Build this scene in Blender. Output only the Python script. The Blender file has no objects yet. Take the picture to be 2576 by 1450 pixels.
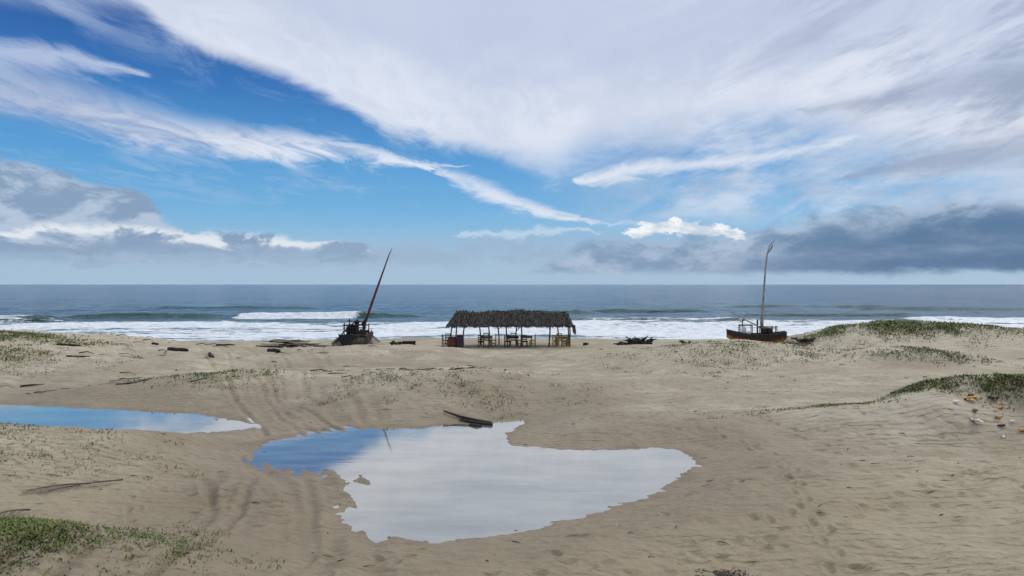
import bpy, math, random
import numpy as np
from mathutils import Vector, Matrix
random.seed(4); rng=np.random.default_rng(7)
scene=bpy.context.scene
R=math.radians
CAMH=4.7; ZW=-0.30; SEA=-1.5

# ---------------------------------------------------------------- numpy noise
def _h(ix,iy,s):
    n=(ix.astype(np.int64)*374761393+iy.astype(np.int64)*668265263+s*2147483647)&0xffffffff
    n=((n^(n>>13))*1274126177)&0xffffffff
    n=n^(n>>16)
    return (n&0xffff)/65535.0
def vn(x,y,s=0):
    x=np.asarray(x,float);y=np.asarray(y,float)
    ix=np.floor(x);iy=np.floor(y);fx=x-ix;fy=y-iy
    fx=fx*fx*fx*(fx*(fx*6-15)+10);fy=fy*fy*fy*(fy*(fy*6-15)+10)
    a=_h(ix,iy,s);b=_h(ix+1,iy,s);c=_h(ix,iy+1,s);d=_h(ix+1,iy+1,s)
    return (a+(b-a)*fx)+((c+(d-c)*fx)-(a+(b-a)*fx))*fy
def fbm(x,y,o=4,s=0):
    t=0;a=.5;tot=0
    for i in range(o):
        t=t+a*vn(x,y,s+i*17);tot+=a;a*=.5
        x,y=(x*.8-y*.6)*2.03+3.1,(x*.6+y*.8)*2.03+1.7
    return t/tot-.5
def ss(a,b,x):
    t=np.clip((np.asarray(x,float)-a)/(b-a),0,1);return t*t*(3-2*t)

# ---------------------------------------------------------------- ponds
P1=[(.99,26.5),(.55,25.2),(.17,23.9),(-.42,22.1),(.02,21.2),(1.35,20.6),(2.54,20.6),(4.28,20.9),(4.95,20.6),(5.26,19.8),(4.95,18.7),(4.21,17.6),
(3.11,16.1),(1.85,15.0),(.5,14.0),(-.69,13.5),(-1.46,13.3),(-2.09,13.4),(-2.7,13.5),(-3.28,14.0),(-3.66,15.2),(-3.97,16.7),(-4.42,17.75),(-5.3,17.9),
(-5.8,17.9),(-6.45,18.5),(-7.3,19.35),(-7.87,20.5),(-7.72,21.8),(-7.13,22.4),(-6.21,23.3),(-4.53,23.7),(-3.15,23.7),(-2.37,24.3),(-.75,24.4),(-.64,25.6),(.03,26.5)]
P2=[(-8.9,24.1),(-10,25.0),(-12.4,26.35),(-16.5,27.4),(-21.3,28.4),(-27,29.2),(-34,29.5),(-34,25.5),(-24,25.2),(-18.5,24.4),(-16,23.5),(-13.8,22.8),(-11.7,22.7),(-10.3,23.0),(-9.26,23.5)]
def sdpoly(x,y,P):
    d=np.full(x.shape,1e9);ins=np.zeros(x.shape,bool)
    n=len(P)
    for i in range(n):
        ax,ay=P[i];bx,by=P[(i+1)%n];ex,ey=bx-ax,by-ay
        t=np.clip(((x-ax)*ex+(y-ay)*ey)/(ex*ex+ey*ey),0,1)
        d=np.minimum(d,(x-ax-ex*t)**2+(y-ay-ey*t)**2)
        c=((ay<=y)&(by>y))|((by<=y)&(ay>y))
        xi=ax+(y-ay)/(ey if abs(ey)>1e-9 else 1e-9)*ex
        ins^=c&(x<xi)
    d=np.sqrt(d);return np.where(ins,-d,d)
def pond_sd(x,y):
    sd=np.full(x.shape,20.0)
    m=(y>7)&(y<36)&(x<12)
    if m.any():
        xx,yy=x[m],y[m]
        w=fbm(xx*1.3,yy*1.3,4,5)*.32+fbm(xx*5,yy*6,2,6)*.14
        a=sdpoly(xx+fbm(xx*.8,yy*.8,2,9)*.4,yy,P1);b=sdpoly(xx,yy,P2)
        sd[m]=np.minimum(a,b)+w
    return sd
def segd(x,y,L):
    d=np.full(x.shape,1e9)
    for (ax,ay),(bx,by) in zip(L[:-1],L[1:]):
        ex,ey=bx-ax,by-ay
        t=np.clip(((x-ax)*ex+(y-ay)*ey)/(ex*ex+ey*ey),0,1)
        d=np.minimum(d,(x-ax-ex*t)**2+(y-ay-ey*t)**2)
    return np.sqrt(d)
base_t=[(-22,50),(-18.5,44),(-13.2,33),(-11,28.5),(-9.0,25.3),(-7.0,22.2)]
low_t=[(-6.4,19.5),(-5.2,17.0),(-4.2,14.5),(-3.6,12.0),(-3.3,9.0)]
TR=[]
for o in (0,.45,1.3,1.75,2.7,3.1,-.9,4.0,4.6):
    TR.append([(x+o*(.30+.035*y)*.8+.3*math.sin(y*.3+o),y-.12*o) for x,y in base_t])
for o,t in ((0,0),(.42,.06),(1.25,.1),(-1.3,-.6),(-2.0,-1.0),(-1.0,1.5),(-2.4,.2)):
    TR.append([(x+o+t*(19-y)*.12+.1*math.sin(y*1.1+o*3),y) for x,y in low_t])
HUM=[(-8.8,10.6,2.7,1.6,.85),(-14.9,18.6,4.2,2.2,.85),(-35,46,8.5,4.2,1.5),(-30,38,7,3.0,.8),(-14.5,32.5,3.2,1.9,.7),(-4,30.2,4.2,2.0,.92),(1.5,33,4,3,.15),
(-9,46.5,5,1.8,.6),(13,41.5,6,3.8,1.15),(26,47.5,5.6,3.4,1.5),(39,48,9,5,1.25),(17,23.3,4.6,1.5,1.65),(20.5,36,3.2,1.6,1.05),(27,32,7,4,.5),
(10,31,6,2.6,.45),(12,14,5,2.4,.4),(2,44,6,3,-.12),(0,-4,14,5,3.0),(24,20,7,5,.3),(18.3,45.3,2.0,2.4,-.55),(12,25.5,4,2.2,-.3),(-22,34,4,2,-.3),(7,26,4,2.2,.22)]
def terrain(x,y,detail=True):
    x=np.atleast_1d(np.asarray(x,float));y=np.atleast_1d(np.asarray(y,float))
    z=np.full(x.shape,-.08)
    z=z+.08*ss(30,48,y)
    wx=x+fbm(x*.18,y*.18,3,31)*3.0;wy=y+fbm(x*.18+9,y*.18,3,32)*2.2
    hs=0
    for cx,cy,sx,sy,h in HUM:
        hs=hs+h*np.exp(-((wx-cx)/sx)**2/2-((wy-cy)/sy)**2/2)
    flat=1-.85*np.exp(-(x/6.5)**4-((y-52)/4.5)**4)
    z=z+(hs+fbm(x*.22,y*.3,3,3)*.5+fbm(x*.8,y*1.0,3,4)*.14)*flat
    sd=pond_sd(x,y)
    k=ss(0,2.6,sd)
    shore=ZW+.06*np.clip(sd,-1.6,4)
    isl=np.exp(-((x+4.9)/1.3)**2-((y-17.2)/1.5)**2)*.055
    shore=shore+isl*(.5+2.2*fbm(x*1.8,y*1.8,3,77))
    z=np.where(sd<2.6,shore*(1-k)+np.maximum(z,ZW+.08)*k,np.maximum(z,ZW+.08))
    edge=56+fbm(x*.05,x*0+3,2,8)*5
    d=ss(0,22,y-edge)
    z=z*(1-ss(-3,12,y-edge))-1.62*d-.05*np.clip(y-78,0,60)
    wet_shade=np.zeros(x.shape)
    wet_shade=np.maximum(wet_shade,(1-ss(-.1,1.3,sd+fbm(x*.9,y*.9,3,12)*1.3))*.95)
    wet_shade=np.maximum(wet_shade,.65*(1-ss(1,6.5,sd+fbm(x*.4,y*.5,4,13)*5)))
    wet_shade=np.maximum(wet_shade,.75*np.exp(-((x+5.6)/3.2)**4-((y-14)/7)**4))
    wet_shade=np.maximum(wet_shade,.5*ss(.05,-.2,z+fbm(x*.6,y*.8,4,14)*.3)*ss(50,40,y))
    wet_shade=np.maximum(wet_shade,.85*np.exp(-((x-17.5-fbm(x*.7,y*.7,3,41)*3)/2.8)**4-((y-21.6)/1.5)**4))  # shaded front slope of the right ridge, painted dark through this mask
    wet_shade=np.maximum(wet_shade,.6*np.exp(-((x-20.5)/2.4)**4-((y-34.2)/.8)**4))  # same painted shade on the front of the farther right hummock
    wet_shade=np.maximum(wet_shade,.5*np.exp(-((x+4-fbm(x*.7,y*.7,3,42)*4)/4.5)**4-((y-26.6)/1.2)**4))  # centre mound's front slope darkened the same way
    wet_shade=np.where(y>50,ss(-1.1,-1.4,z),wet_shade)
    trkm=np.zeros(x.shape)
    if detail:
        trk=0
        for i,T in enumerate(TR):
            dd=segd(x+fbm(x*.3,y*.3,2,50+i//2)*.5+fbm(x*2,y*2,2,90)*.08,y,T)
            am=np.clip(.65+2.2*fbm(x*.5+i*7,y*.5,2,60+i),0.12,1.2)
            wd=.10+.03*(i%3)
            g_=np.exp(-(dd/wd)**2)*am;trkm=np.maximum(trkm,g_)
            trk=trk-.04*g_+.022*np.exp(-((dd-wd*2)/.09)**2)*am
        z=z+trk*np.where(sd<0,.7,1)
        z=z+fbm(x*4,y*5,3,21)*.045*(.3+ss(-.2,1.5,sd))*ss(70,50,y)
        wet_shade=np.clip(wet_shade+.22*trkm,0,1)  # tyre tracks made darker too
    return z,wet_shade,sd
def gz(x,y): return float(terrain([x],[y],False)[0][0])

def add_attr(me,name,arr):
    a=me.attributes.new(name,'FLOAT','POINT');a.data.foreach_set('value',np.asarray(arr,np.float32).ravel())
def grid_mesh(name,X,Y,Z,attrs,mat,keep=None):
    r,c=X.shape
    co=np.stack([X,Y,Z],-1).reshape(-1,3).astype(np.float32)
    i=np.arange(r*c).reshape(r,c)
    q=np.stack([i[:-1,:-1],i[:-1,1:],i[1:,1:],i[1:,:-1]],-1).reshape(-1,4)
    if keep is not None:
        kk=(keep[:-1,:-1]|keep[:-1,1:]|keep[1:,1:]|keep[1:,:-1]).ravel();q=q[kk]
    me=bpy.data.meshes.new(name)
    me.vertices.add(len(co));me.vertices.foreach_set('co',co.ravel())
    me.loops.add(q.size);me.loops.foreach_set('vertex_index',q.ravel().astype(np.int32))
    me.polygons.add(len(q));me.polygons.foreach_set('loop_start',np.arange(0,q.size,4,dtype=np.int32))
    me.polygons.foreach_set('use_smooth',np.ones(len(q),bool))
    me.update(calc_edges=True)
    for k,v in attrs.items(): add_attr(me,k,v)
    me.materials.append(mat)
    ob=bpy.data.objects.new(name,me);scene.collection.objects.link(ob);return ob

# ---------------------------------------------------------------- node helpers
class NT:
    def __init__(s,nt): s.nt=nt;s.n=nt.nodes;s.l=nt.links;s.n.clear()
    def put(s,sock,v):
        if isinstance(v,bpy.types.NodeSocket): s.l.new(v,sock)
        else:
            if isinstance(v,(tuple,list)) and len(v)==3 and sock.type=='RGBA': v=(*v,1)
            sock.default_value=v
    def m(s,op,*a,clamp=False):
        n=s.n.new('ShaderNodeMath');n.operation=op;n.use_clamp=clamp
        for i,v in enumerate(a): s.put(n.inputs[i],v)
        return n.outputs[0]
    def smooth(s,x,a,b,lo=0.,hi=1.):
        n=s.n.new('ShaderNodeMapRange');n.interpolation_type='SMOOTHSTEP'
        s.put(n.inputs[0],x);
        for i,v in enumerate((a,b,lo,hi)): s.put(n.inputs[i+1],v)
        return n.outputs[0]
    def mix(s,f,a,b,mode='MIX'):
        n=s.n.new('ShaderNodeMix');n.data_type='RGBA';n.blend_type=mode
        s.put(n.inputs[0],f);s.put(n.inputs[6],a);s.put(n.inputs[7],b);return n.outputs[2]
    def comb(s,x,y,z=0.):
        n=s.n.new('ShaderNodeCombineXYZ')
        for i,v in enumerate((x,y,z)): s.put(n.inputs[i],v)
        return n.outputs[0]
    def noise(s,vec,scale,detail=5,rough=.5,dist=0.):
        n=s.n.new('ShaderNodeTexNoise');s.put(n.inputs['Vector'],vec)
        n.inputs['Scale'].default_value=scale;n.inputs['Detail'].default_value=detail;n.inputs['Roughness'].default_value=rough;n.inputs['Distortion'].default_value=dist
        return n.outputs[0]
    def attr(s,name):
        n=s.n.new('ShaderNodeAttribute');n.attribute_name=name;return n.outputs['Fac']
    def pos(s):
        n=s.n.new('ShaderNodeNewGeometry');return n.outputs['Position']
    def sep(s,v):
        n=s.n.new('ShaderNodeSeparateXYZ');s.put(n.inputs[0],v);return n.outputs
    def vmul(s,v,k):
        n=s.n.new('ShaderNodeVectorMath');n.operation='MULTIPLY';s.put(n.inputs[0],v);n.inputs[1].default_value=k;return n.outputs[0]
    def bump(s,h,strength,dist,normal=None):
        n=s.n.new('ShaderNodeBump');n.inputs['Strength'].default_value=strength;n.inputs['Distance'].default_value=dist
        s.put(n.inputs['Height'],h)
        if normal is not None: s.put(n.inputs['Normal'],normal)
        return n.outputs[0]
    def ramp(s,x,pts):
        n=s.n.new('ShaderNodeValToRGB');s.put(n.inputs[0],x);e=n.color_ramp.elements
        while len(e)<len(pts): e.new(.5)
        for el,(p,c) in zip(e,pts): el.position=p;el.color=(*c,1)
        return n.outputs[0]
def newmat(name):
    m=bpy.data.materials.new(name);m.use_nodes=True;return m,NT(m.node_tree)
def principled(t,col,rough=.8,normal=None,ior=1.45,spec=.5):
    b=t.n.new('ShaderNodeBsdfPrincipled');t.put(b.inputs['Base Color'],col);t.put(b.inputs['Roughness'],rough)
    b.inputs['IOR'].default_value=ior;b.inputs['Specular IOR Level'].default_value=spec
    if normal is not None: t.put(b.inputs['Normal'],normal)
    return b.outputs[0]
def out(t,sh):
    o=t.n.new('ShaderNodeOutputMaterial');t.l.new(sh,o.inputs[0])
def simple(name,col,var=.3,scale=6.,rough=.8,bump=.3):
    m,t=newmat(name);p=t.pos()
    n=t.noise(p,scale,5,.6)
    c=t.mix(t.smooth(n,.3,.7),tuple(x*(1-var) for x in col),tuple(min(1,x*(1+var)) for x in col))
    out(t,principled(t,c,rough,t.bump(t.noise(p,scale*4,3),bump,.02)));return m

# ---------------------------------------------------------------- materials
# sand
sand,t=newmat('sand');p=t.pos();xyz=t.sep(p)
big=t.noise(t.vmul(p,(.22,.35,0)),1.,4,.55)
mid=t.noise(t.vmul(p,(.7,1.3,0)),1.,5,.6)
fine=t.noise(t.vmul(p,(1.6,2.6,1)),1.,6,.65)
gr=t.noise(p,38,4,.7)
dry=t.mix(t.smooth(big,.35,.68),(.35,.305,.228),(.49,.443,.35))
dry=t.mix(t.smooth(mid,.42,.62,0.,.6),dry,(.33,.282,.205))
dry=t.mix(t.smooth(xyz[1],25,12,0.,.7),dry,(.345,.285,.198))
dry=t.mix(t.smooth(xyz[2],.12,1.0,0.,.6),dry,(.53,.475,.375))
dry=t.mix(t.smooth(fine,.45,.75,0.,.55),dry,(.275,.23,.163))
dry=t.mix(t.smooth(gr,.56,.72,0.,.5),dry,(.17,.138,.10))
veg=t.attr('litter')
spk=t.noise(t.vmul(p,(5,7,1)),1.,5,.75)
dry=t.mix(t.m('MULTIPLY',veg,t.smooth(spk,.5,.62)),dry,(.12,.12,.05))
wet_shade=t.attr('wet_shade')
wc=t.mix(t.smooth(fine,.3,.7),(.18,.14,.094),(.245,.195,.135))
col=t.mix(wet_shade,dry,wc)
rough=t.m('SUBTRACT',.95,t.m('MULTIPLY',wet_shade,.4))
w=t.n.new('ShaderNodeTexWave');w.wave_type='BANDS';w.bands_direction='Y';w.inputs['Scale'].default_value=1.25
w.inputs['Distortion'].default_value=7.;w.inputs['Detail'].default_value=4;w.inputs['Detail Scale'].default_value=1.3;w.inputs['Detail Roughness'].default_value=.65
t.put(w.inputs['Vector'],t.vmul(p,(.5,1.,1)))
rm=t.m('MULTIPLY',t.smooth(big,.3,.6,.35,1.),t.m('SUBTRACT',1.,t.m('MULTIPLY',wet_shade,.6)))
rh=t.m('MULTIPLY',w.outputs['Fac'],t.m('MULTIPLY',rm,t.smooth(mid,.35,.6,.25,1.)))
v=t.n.new('ShaderNodeTexVoronoi');v.feature='SMOOTH_F1';v.inputs['Scale'].default_value=1.;t.put(v.inputs['Vector'],t.vmul(p,(2.6,4.6,1)))
pk=t.smooth(v.outputs['Distance'],.0,.38)
b1=t.bump(rh,1.,.05)
b2=t.bump(t.m('MULTIPLY',pk,rm),.9,.06,b1)
b3=t.bump(t.noise(t.vmul(p,(5,9,1)),1.,5,.7),.8,.06,b2)
out(t,principled(t,col,rough,b3,spec=.3))
# pond water
pw,t=newmat('pond_water');p=t.pos()
fr=t.n.new('ShaderNodeFresnel');fr.inputs[0].default_value=1.6
nb=t.bump(t.noise(t.vmul(p,(2.,5.,1)),1.,4,.55),.09,.010)
t.put(fr.inputs['Normal'],nb)
g=t.n.new('ShaderNodeBsdfGlossy');g.inputs['Roughness'].default_value=.02;t.put(g.inputs['Normal'],nb);g.inputs['Color'].default_value=(.95,.93,.88,1)
tr=t.n.new('ShaderNodeBsdfTransparent');tr.inputs[0].default_value=(.97,.97,.95,1)
silt=t.n.new('ShaderNodeBsdfDiffuse');silt.inputs[0].default_value=(.36,.345,.29,1)
ms=t.n.new('ShaderNodeMixShader');t.put(ms.inputs[0],t.smooth(t.noise(t.vmul(p,(.5,1.4,1)),1.,5,.6),.3,.7,.35,.8));t.l.new(tr.outputs[0],ms.inputs[1]);t.l.new(silt.outputs[0],ms.inputs[2])
mx=t.n.new('ShaderNodeMixShader');t.put(mx.inputs[0],t.m('ADD',fr.outputs[0],.30,clamp=True));t.l.new(ms.outputs[0],mx.inputs[1]);t.l.new(g.outputs[0],mx.inputs[2])
out(t,mx.outputs[0])
# sea
sea,t=newmat('sea_water');p=t.pos();xyz=t.sep(p)
n1=t.noise(t.vmul(p,(.35,1.1,1)),1.,6,.65)
n2=t.noise(t.vmul(p,(.04,.12,1)),1.,5,.6)
nb=t.bump(n1,1.,.9);nb=t.bump(n2,1.,3.2,nb)
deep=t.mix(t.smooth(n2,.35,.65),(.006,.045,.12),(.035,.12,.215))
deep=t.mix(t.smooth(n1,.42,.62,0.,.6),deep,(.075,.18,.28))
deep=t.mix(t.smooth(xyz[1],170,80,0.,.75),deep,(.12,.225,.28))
crest=t.attr('crest')
deep=t.mix(crest,deep,(.03,.10,.09))
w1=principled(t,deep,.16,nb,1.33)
fo=t.attr('foam')
fn=t.noise(t.vmul(p,(.16,.75,1)),1.,8,.68,.3)
fn2=t.noise(t.vmul(p,(1.,2.6,1)),1.,5,.7)
fs=t.m('ADD',t.m('MULTIPLY',fn,.75),t.m('MULTIPLY',fn2,.25))
th=t.m('SUBTRACT',.80,t.m('MULTIPLY',fo,.50))
ff=t.smooth(t.m('SUBTRACT',fs,th),-.03,.10)
fc=t.mix(t.smooth(fn2,.35,.6),(.50,.59,.68),(.84,.87,.90))
f1=principled(t,fc,.7,t.bump(fn2,.8,.25))
mx=t.n.new('ShaderNodeMixShader');t.put(mx.inputs[0],ff);t.l.new(w1,mx.inputs[1]);t.l.new(f1,mx.inputs[2]);out(t,mx.outputs[0])

M_wood=simple('weathered_wood',(.055,.042,.034),.5,9)
M_dark=simple('dark_driftwood',(.024,.021,.019),.5,7)
M_plank=simple('plank_wood',(.12,.085,.057),.4,5)
M_thatch=simple('palm_thatch',(.072,.064,.056),.6,5)
M_thatch2=simple('palm_thatch_dark',(.018,.016,.015),.5,5)
M_yel=simple('yellow_wood',(.30,.21,.06),.4,6)
M_redp=simple('red_paint',(.17,.035,.025),.4,7)
M_bluep=simple('navy_paint',(.03,.035,.07),.4,7)
M_mastred=simple('mast_red',(.13,.026,.018),.4,3)
M_mastw=simple('mast_grey',(.30,.285,.26),.4,3)
M_hy=simple('hull_yellow',(.32,.20,.05),.5,5)
M_hr=simple('hull_red',(.15,.025,.018),.5,5)
M_hg=simple('hull_green',(.022,.035,.028),.4,5)
M_white=simple('white_plastic',(.7,.7,.68),.1,4)
M_frond=simple('dry_frond',(.085,.065,.05),.5,6)
M_orange=simple('orange_plastic',(.5,.23,.02),.3,9)
M_black=simple('black_rubber',(.012,.012,.014),.3,5)
def leafmat(name,a,b,c):
    m,t=newmat(name);p=t.pos();n=t.noise(p,2.2,4,.6);n2=t.noise(p,23,2,.6)
    cc=t.mix(t.smooth(n,.35,.65),a,b);cc=t.mix(t.smooth(n2,.5,.68),cc,c)
    out(t,principled(t,cc,.6));return m
M_grass=leafmat('grass_leaf',(.065,.105,.018),(.13,.165,.034),(.23,.20,.08))
M_grassdry=leafmat('dry_grass_leaf',(.13,.145,.04),(.09,.12,.03),(.25,.21,.10))

# ---------------------------------------------------------------- grass zones
ZON=[(-8.8,10.7,2.9,1.3,20000,.068,0),(-6.0,11.7,1.4,1.1,1800,.06,1),(-13.6,17.8,3.8,2.2,2800,.068,1),(-14.5,31.6,3.2,1.4,1500,.12,0),(-12,29.8,2.4,1.2,260,.09,1),
(-3.8,29.4,4.8,2.6,2600,.09,1),(-1.2,27.2,1.4,1.2,300,.08,1),(13,39,5.8,4.0,4200,.105,1),(9.5,34,2.6,2.6,500,.085,1),(13.0,23.6,3.6,.45,5000,.085,0),(17.0,23.3,2.8,.75,6500,.095,0),
(25,46.6,6.6,2.0,9000,.14,0),(21.3,35.4,2.8,.8,2000,.11,0),(32,46.4,5,1.5,2000,.12,0),(-33,44,6,2.0,6000,.14,0),(-30,38,5.5,2.2,4200,.12,0),(-27,36,4.5,1.8,800,.1,1),(21,41,4,3,1000,.095,1),(3.3,29,.9,1.6,140,.08,1)]

# ---------------------------------------------------------------- terrain
pp=np.arange(400,57,-.5)
ys=np.concatenate([np.linspace(-14,8.2,30),5*683/pp,np.linspace(60.3,125,90)])
S=np.linspace(-1,1,1150)
Yg=np.repeat(ys[:,None],len(S),1)
Xg=S[None,:]*(.95*(np.clip(Yg,0,200)+7))
Z,W,SD=terrain(Xg.ravel(),Yg.ravel())
xf,yf=Xg.ravel(),Yg.ravel()
fps=[]
def trail(x0,y0,x1,y1,n):
    for i in range(n):
        k=i/(n-1);a=math.atan2(y1-y0,x1-x0)
        fps.append((x0+(x1-x0)*k-math.sin(a)*.12*(-1)**i+random.uniform(-.05,.05),y0+(y1-y0)*k+math.cos(a)*.12*(-1)**i,a))
trail(-9.5,12.6,-5.2,13.6,9);trail(5,9.5,7,18,20);trail(-1.5,10.2,4,12.5,10);trail(9,15,4,28,22);trail(3,27,1,50,36);trail(12,12,8,24,20);trail(-8,14,-10,20,10);trail(2,11,13,17,22)
for i in range(300):
    fps.append((random.uniform(-9,14),random.uniform(9.5,34),random.uniform(0,3)))
for fx,fy,a in fps:
    m=np.where((np.abs(xf-fx)<.5)&(np.abs(yf-fy)<.5))[0]
    if len(m)==0: continue
    dx=xf[m]-fx;dy=yf[m]-fy;u=(dx*math.cos(a)+dy*math.sin(a))/.15;v_=(-dx*math.sin(a)+dy*math.cos(a))/.075
    r=np.sqrt(u*u+v_*v_)
    f=np.where(SD[m]<.1,.0,1.)
    Z[m]+=f*(-.055*np.exp(-r**2)+.022*np.exp(-((r-1.5)/.45)**2))
lit=np.zeros(xf.shape)
for zx,zy,rx,ry,c,l,k in ZON:
    m=np.where((np.abs(xf-zx)<rx*1.8)&(np.abs(yf-zy)<ry*1.8))[0]
    q=np.exp(-(((xf[m]-zx)/rx)**2+((yf[m]-zy)/ry)**2)**2)
    lit[m]=np.maximum(lit[m],q*(.9 if k==0 else .55))
ground=grid_mesh('sand_ground',Xg,Yg,Z.reshape(Xg.shape),{'wet_shade':W,'litter':lit},sand)
def pond(name,x0,x1,y0,y1,P):
    xs=np.arange(x0,x1,.25);yy=np.arange(y0,y1,.25);X,Y=np.meshgrid(xs,yy)
    keep=(sdpoly(X.ravel(),Y.ravel(),P)<1.1).reshape(X.shape)
    return grid_mesh(name,X,Y,np.full(X.shape,ZW),{},pw,keep)
pond('rain_puddle',-10,8,11,29,P1)
pond('rain_puddle.001',-36,-6,20,32,P2)

# ---------------------------------------------------------------- sea
pr=np.concatenate([np.arange(64,15,-.2),np.arange(15,1,-.1),np.array([.9,.8,.7,.6,.5,.4,.3,.2,.15,.1])])
ys=6.2*683/pr;ys=np.append(ys,60000)
S=np.linspace(-1,1,800)
Yg=np.repeat(ys[:,None],len(S),1);Xg=S[None,:]*1.05*(Yg+10)
x=Xg.ravel();y=Yg.ravel()
fade=1/(1+(y/260)**3)
z=fbm(x*.10,y*.33,4,61)*.7*fade*ss(70,95,y)+fbm(x*.5,y*1.1,3,62)*.25*fade
foam=np.zeros(x.shape);cr=np.zeros(x.shape)
sf=ss(132,102,y+fbm(x*.035,y*.06,3,63)*32-ss(0,60,x)*6)
lines=fbm(x*.02,y*.22+fbm(x*.04,y*0,2,66)*3,3,64)
foam=sf*(.88+lines*1.1)
foam=np.maximum(foam,.28*ss(.05,.2,fbm(x*.03,y*.12,3,68))*ss(230,130,y))
WV=[(-50,-29,127,1.05,1.),(-29,-18,128,.7,.0),(-96,-77,116,.9,0),(-79,-54,124,.9,.0),(-6,16,146,.75,.15),(18,44,152,.7,.25),(84,125,165,.7,.1),(43,70,101,.8,.9),(12,18,93,.5,.5),(66,95,116,.7,.85),
 (-70,-30,98,.45,.9),(-20,8,102,.4,.85),(20,42,106,.5,.8),(-120,-60,92,.4,.9),(45,80,133,.6,.2),(10,40,118,.45,.6),(-20,20,90,.35,.9),(30,60,88,.35,.9),(60,100,185,.6,0),(-90,-50,175,.6,0)]
for x0,x1,yc,a,f in WV:
    yy=y-(yc+fbm(x*.06,x*0+yc,2,70)*5)
    e=ss(x0-5,x0+3,x)*ss(x1+5,x1-3,x)
    prof=np.where(yy<0,np.exp(-(yy/1.1)**2),np.exp(-(yy/3.2)**2))
    z=z+a*e*prof
    cr=np.maximum(cr,e*np.where(yy<0,np.exp(-((yy+.6)/1.6)**2),np.exp(-(yy/1.2)**2))*(1-f*.5))
    if f>0: foam=np.maximum(foam,f*1.15*e*np.where(yy<0,np.exp(-((yy)/3.5)**2),np.exp(-(yy/1.2)**2)))
z=z+SEA
grid_mesh('sea',Xg,Yg,z.reshape(Xg.shape),{'foam':foam,'crest':cr},sea)

# ---------------------------------------------------------------- mesh builder
class MB:
    def __init__(s): s.v=[];s.f=[];s.m=[]
    def add(s,vs,fs,mat):
        o=len(s.v);s.v+= [tuple(q) for q in vs]
        for f in fs: s.f.append(tuple(i+o for i in f));s.m.append(mat)
    def tube(s,pts,rad,mat=0,n=7):
        pts=[Vector(q) for q in pts]
        if not isinstance(rad,(list,tuple)): rad=[rad]*len(pts)
        vs=[];fs=[]
        for i,q in enumerate(pts):
            d=(pts[min(i+1,len(pts)-1)]-pts[max(i-1,0)]).normalized()
            a=d.cross(Vector((0,0,1)) if abs(d.z)<.9 else Vector((1,0,0))).normalized();b=d.cross(a)
            for j in range(n):
                an=j/n*2*math.pi;vs.append(q+(a*math.cos(an)+b*math.sin(an))*rad[i])
        for i in range(len(pts)-1):
            for j in range(n):
                fs.append((i*n+j,i*n+(j+1)%n,(i+1)*n+(j+1)%n,(i+1)*n+j))
        fs.append(tuple(range(n-1,-1,-1)));fs.append(tuple(range((len(pts)-1)*n,len(pts)*n)))
        s.add(vs,fs,mat)
    def box(s,c,d,mat=0,rz=0,rx=0,ry=0):
        Mx=Matrix.Translation(c)@Matrix.Rotation(rz,4,'Z')@Matrix.Rotation(ry,4,'Y')@Matrix.Rotation(rx,4,'X')
        h=[q/2 for q in d];be=min(h)*.25
        vs=[];
        for zz,ins in ((-h[2],be),(-h[2]+be,0),(h[2]-be,0),(h[2],be)):
            for sx,sy in ((-1,-1),(1,-1),(1,1),(-1,1)):
                vs.append(Mx@Vector((sx*(h[0]-ins),sy*(h[1]-ins),zz)))
        fs=[(3,2,1,0),(12,13,14,15)]
        for k in range(3):
            for j in range(4): fs.append((k*4+j,k*4+(j+1)%4,k*4+4+(j+1)%4,k*4+4+j))
        s.add(vs,fs,mat)
    def strip(s,a,b,w,mat=0,droop=0,up=Vector((0,0,1))):
        a=Vector(a);b=Vector(b);d=b-a;sd=d.cross(up)
        if sd.length<1e-5: sd=Vector((1,0,0))
        sd=sd.normalized()*w/2;m=(a+b)/2+Vector((0,0,droop))
        s.add([a-sd*.6,a+sd*.6,m+sd,m-sd,b+sd*.15,b-sd*.15],[(0,1,2,3),(3,2,4,5)],mat)
    def build(s,name,mats,parent=None,smooth=False,loc=None,rz=0):
        me=bpy.data.meshes.new(name);me.from_pydata(s.v,[],s.f)
        for m in mats: me.materials.append(m)
        me.polygons.foreach_set('material_index',s.m)
        if smooth: me.polygons.foreach_set('use_smooth',[True]*len(s.f))
        me.update()
        ob=bpy.data.objects.new(name,me);scene.collection.objects.link(ob)
        if parent: ob.parent=parent
        if loc: ob.location=loc
        ob.rotation_euler[2]=rz
        return ob
def empty(name,loc=(0,0,0),rz=0):
    e=bpy.data.objects.new(name,None);scene.collection.objects.link(e);e.location=loc;e.rotation_euler[2]=rz;return e

def frond(mb,base,tip,n=16,leaf=.4,mat=0,sag=.15,droop=.2,lw=.035):
    base=Vector(base);tip=Vector(tip);d=tip-base
    sd=d.cross(Vector((0,0,1)));sd=sd.normalized() if sd.length>1e-4 else Vector((1,0,0))
    P=[base+d*k+Vector((0,0,math.sin(k*math.pi)*sag)) for k in [i/6 for i in range(7)]]
    mb.tube(P,[.02,.018,.015,.012,.01,.007,.003],mat,4)
    for i in range(n):
        k=.12+.86*i/n;q=base+d*k+Vector((0,0,math.sin(k*math.pi)*sag))
        l=leaf*(.5+.6*math.sin(k*math.pi))
        for sg in(-1,1):
            e=q+sd*sg*l*random.uniform(.6,1)+d.normalized()*l*.6+Vector((0,0,-droop*l*random.uniform(.3,1.6)))
            mb.strip(q,e,lw,mat)

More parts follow.
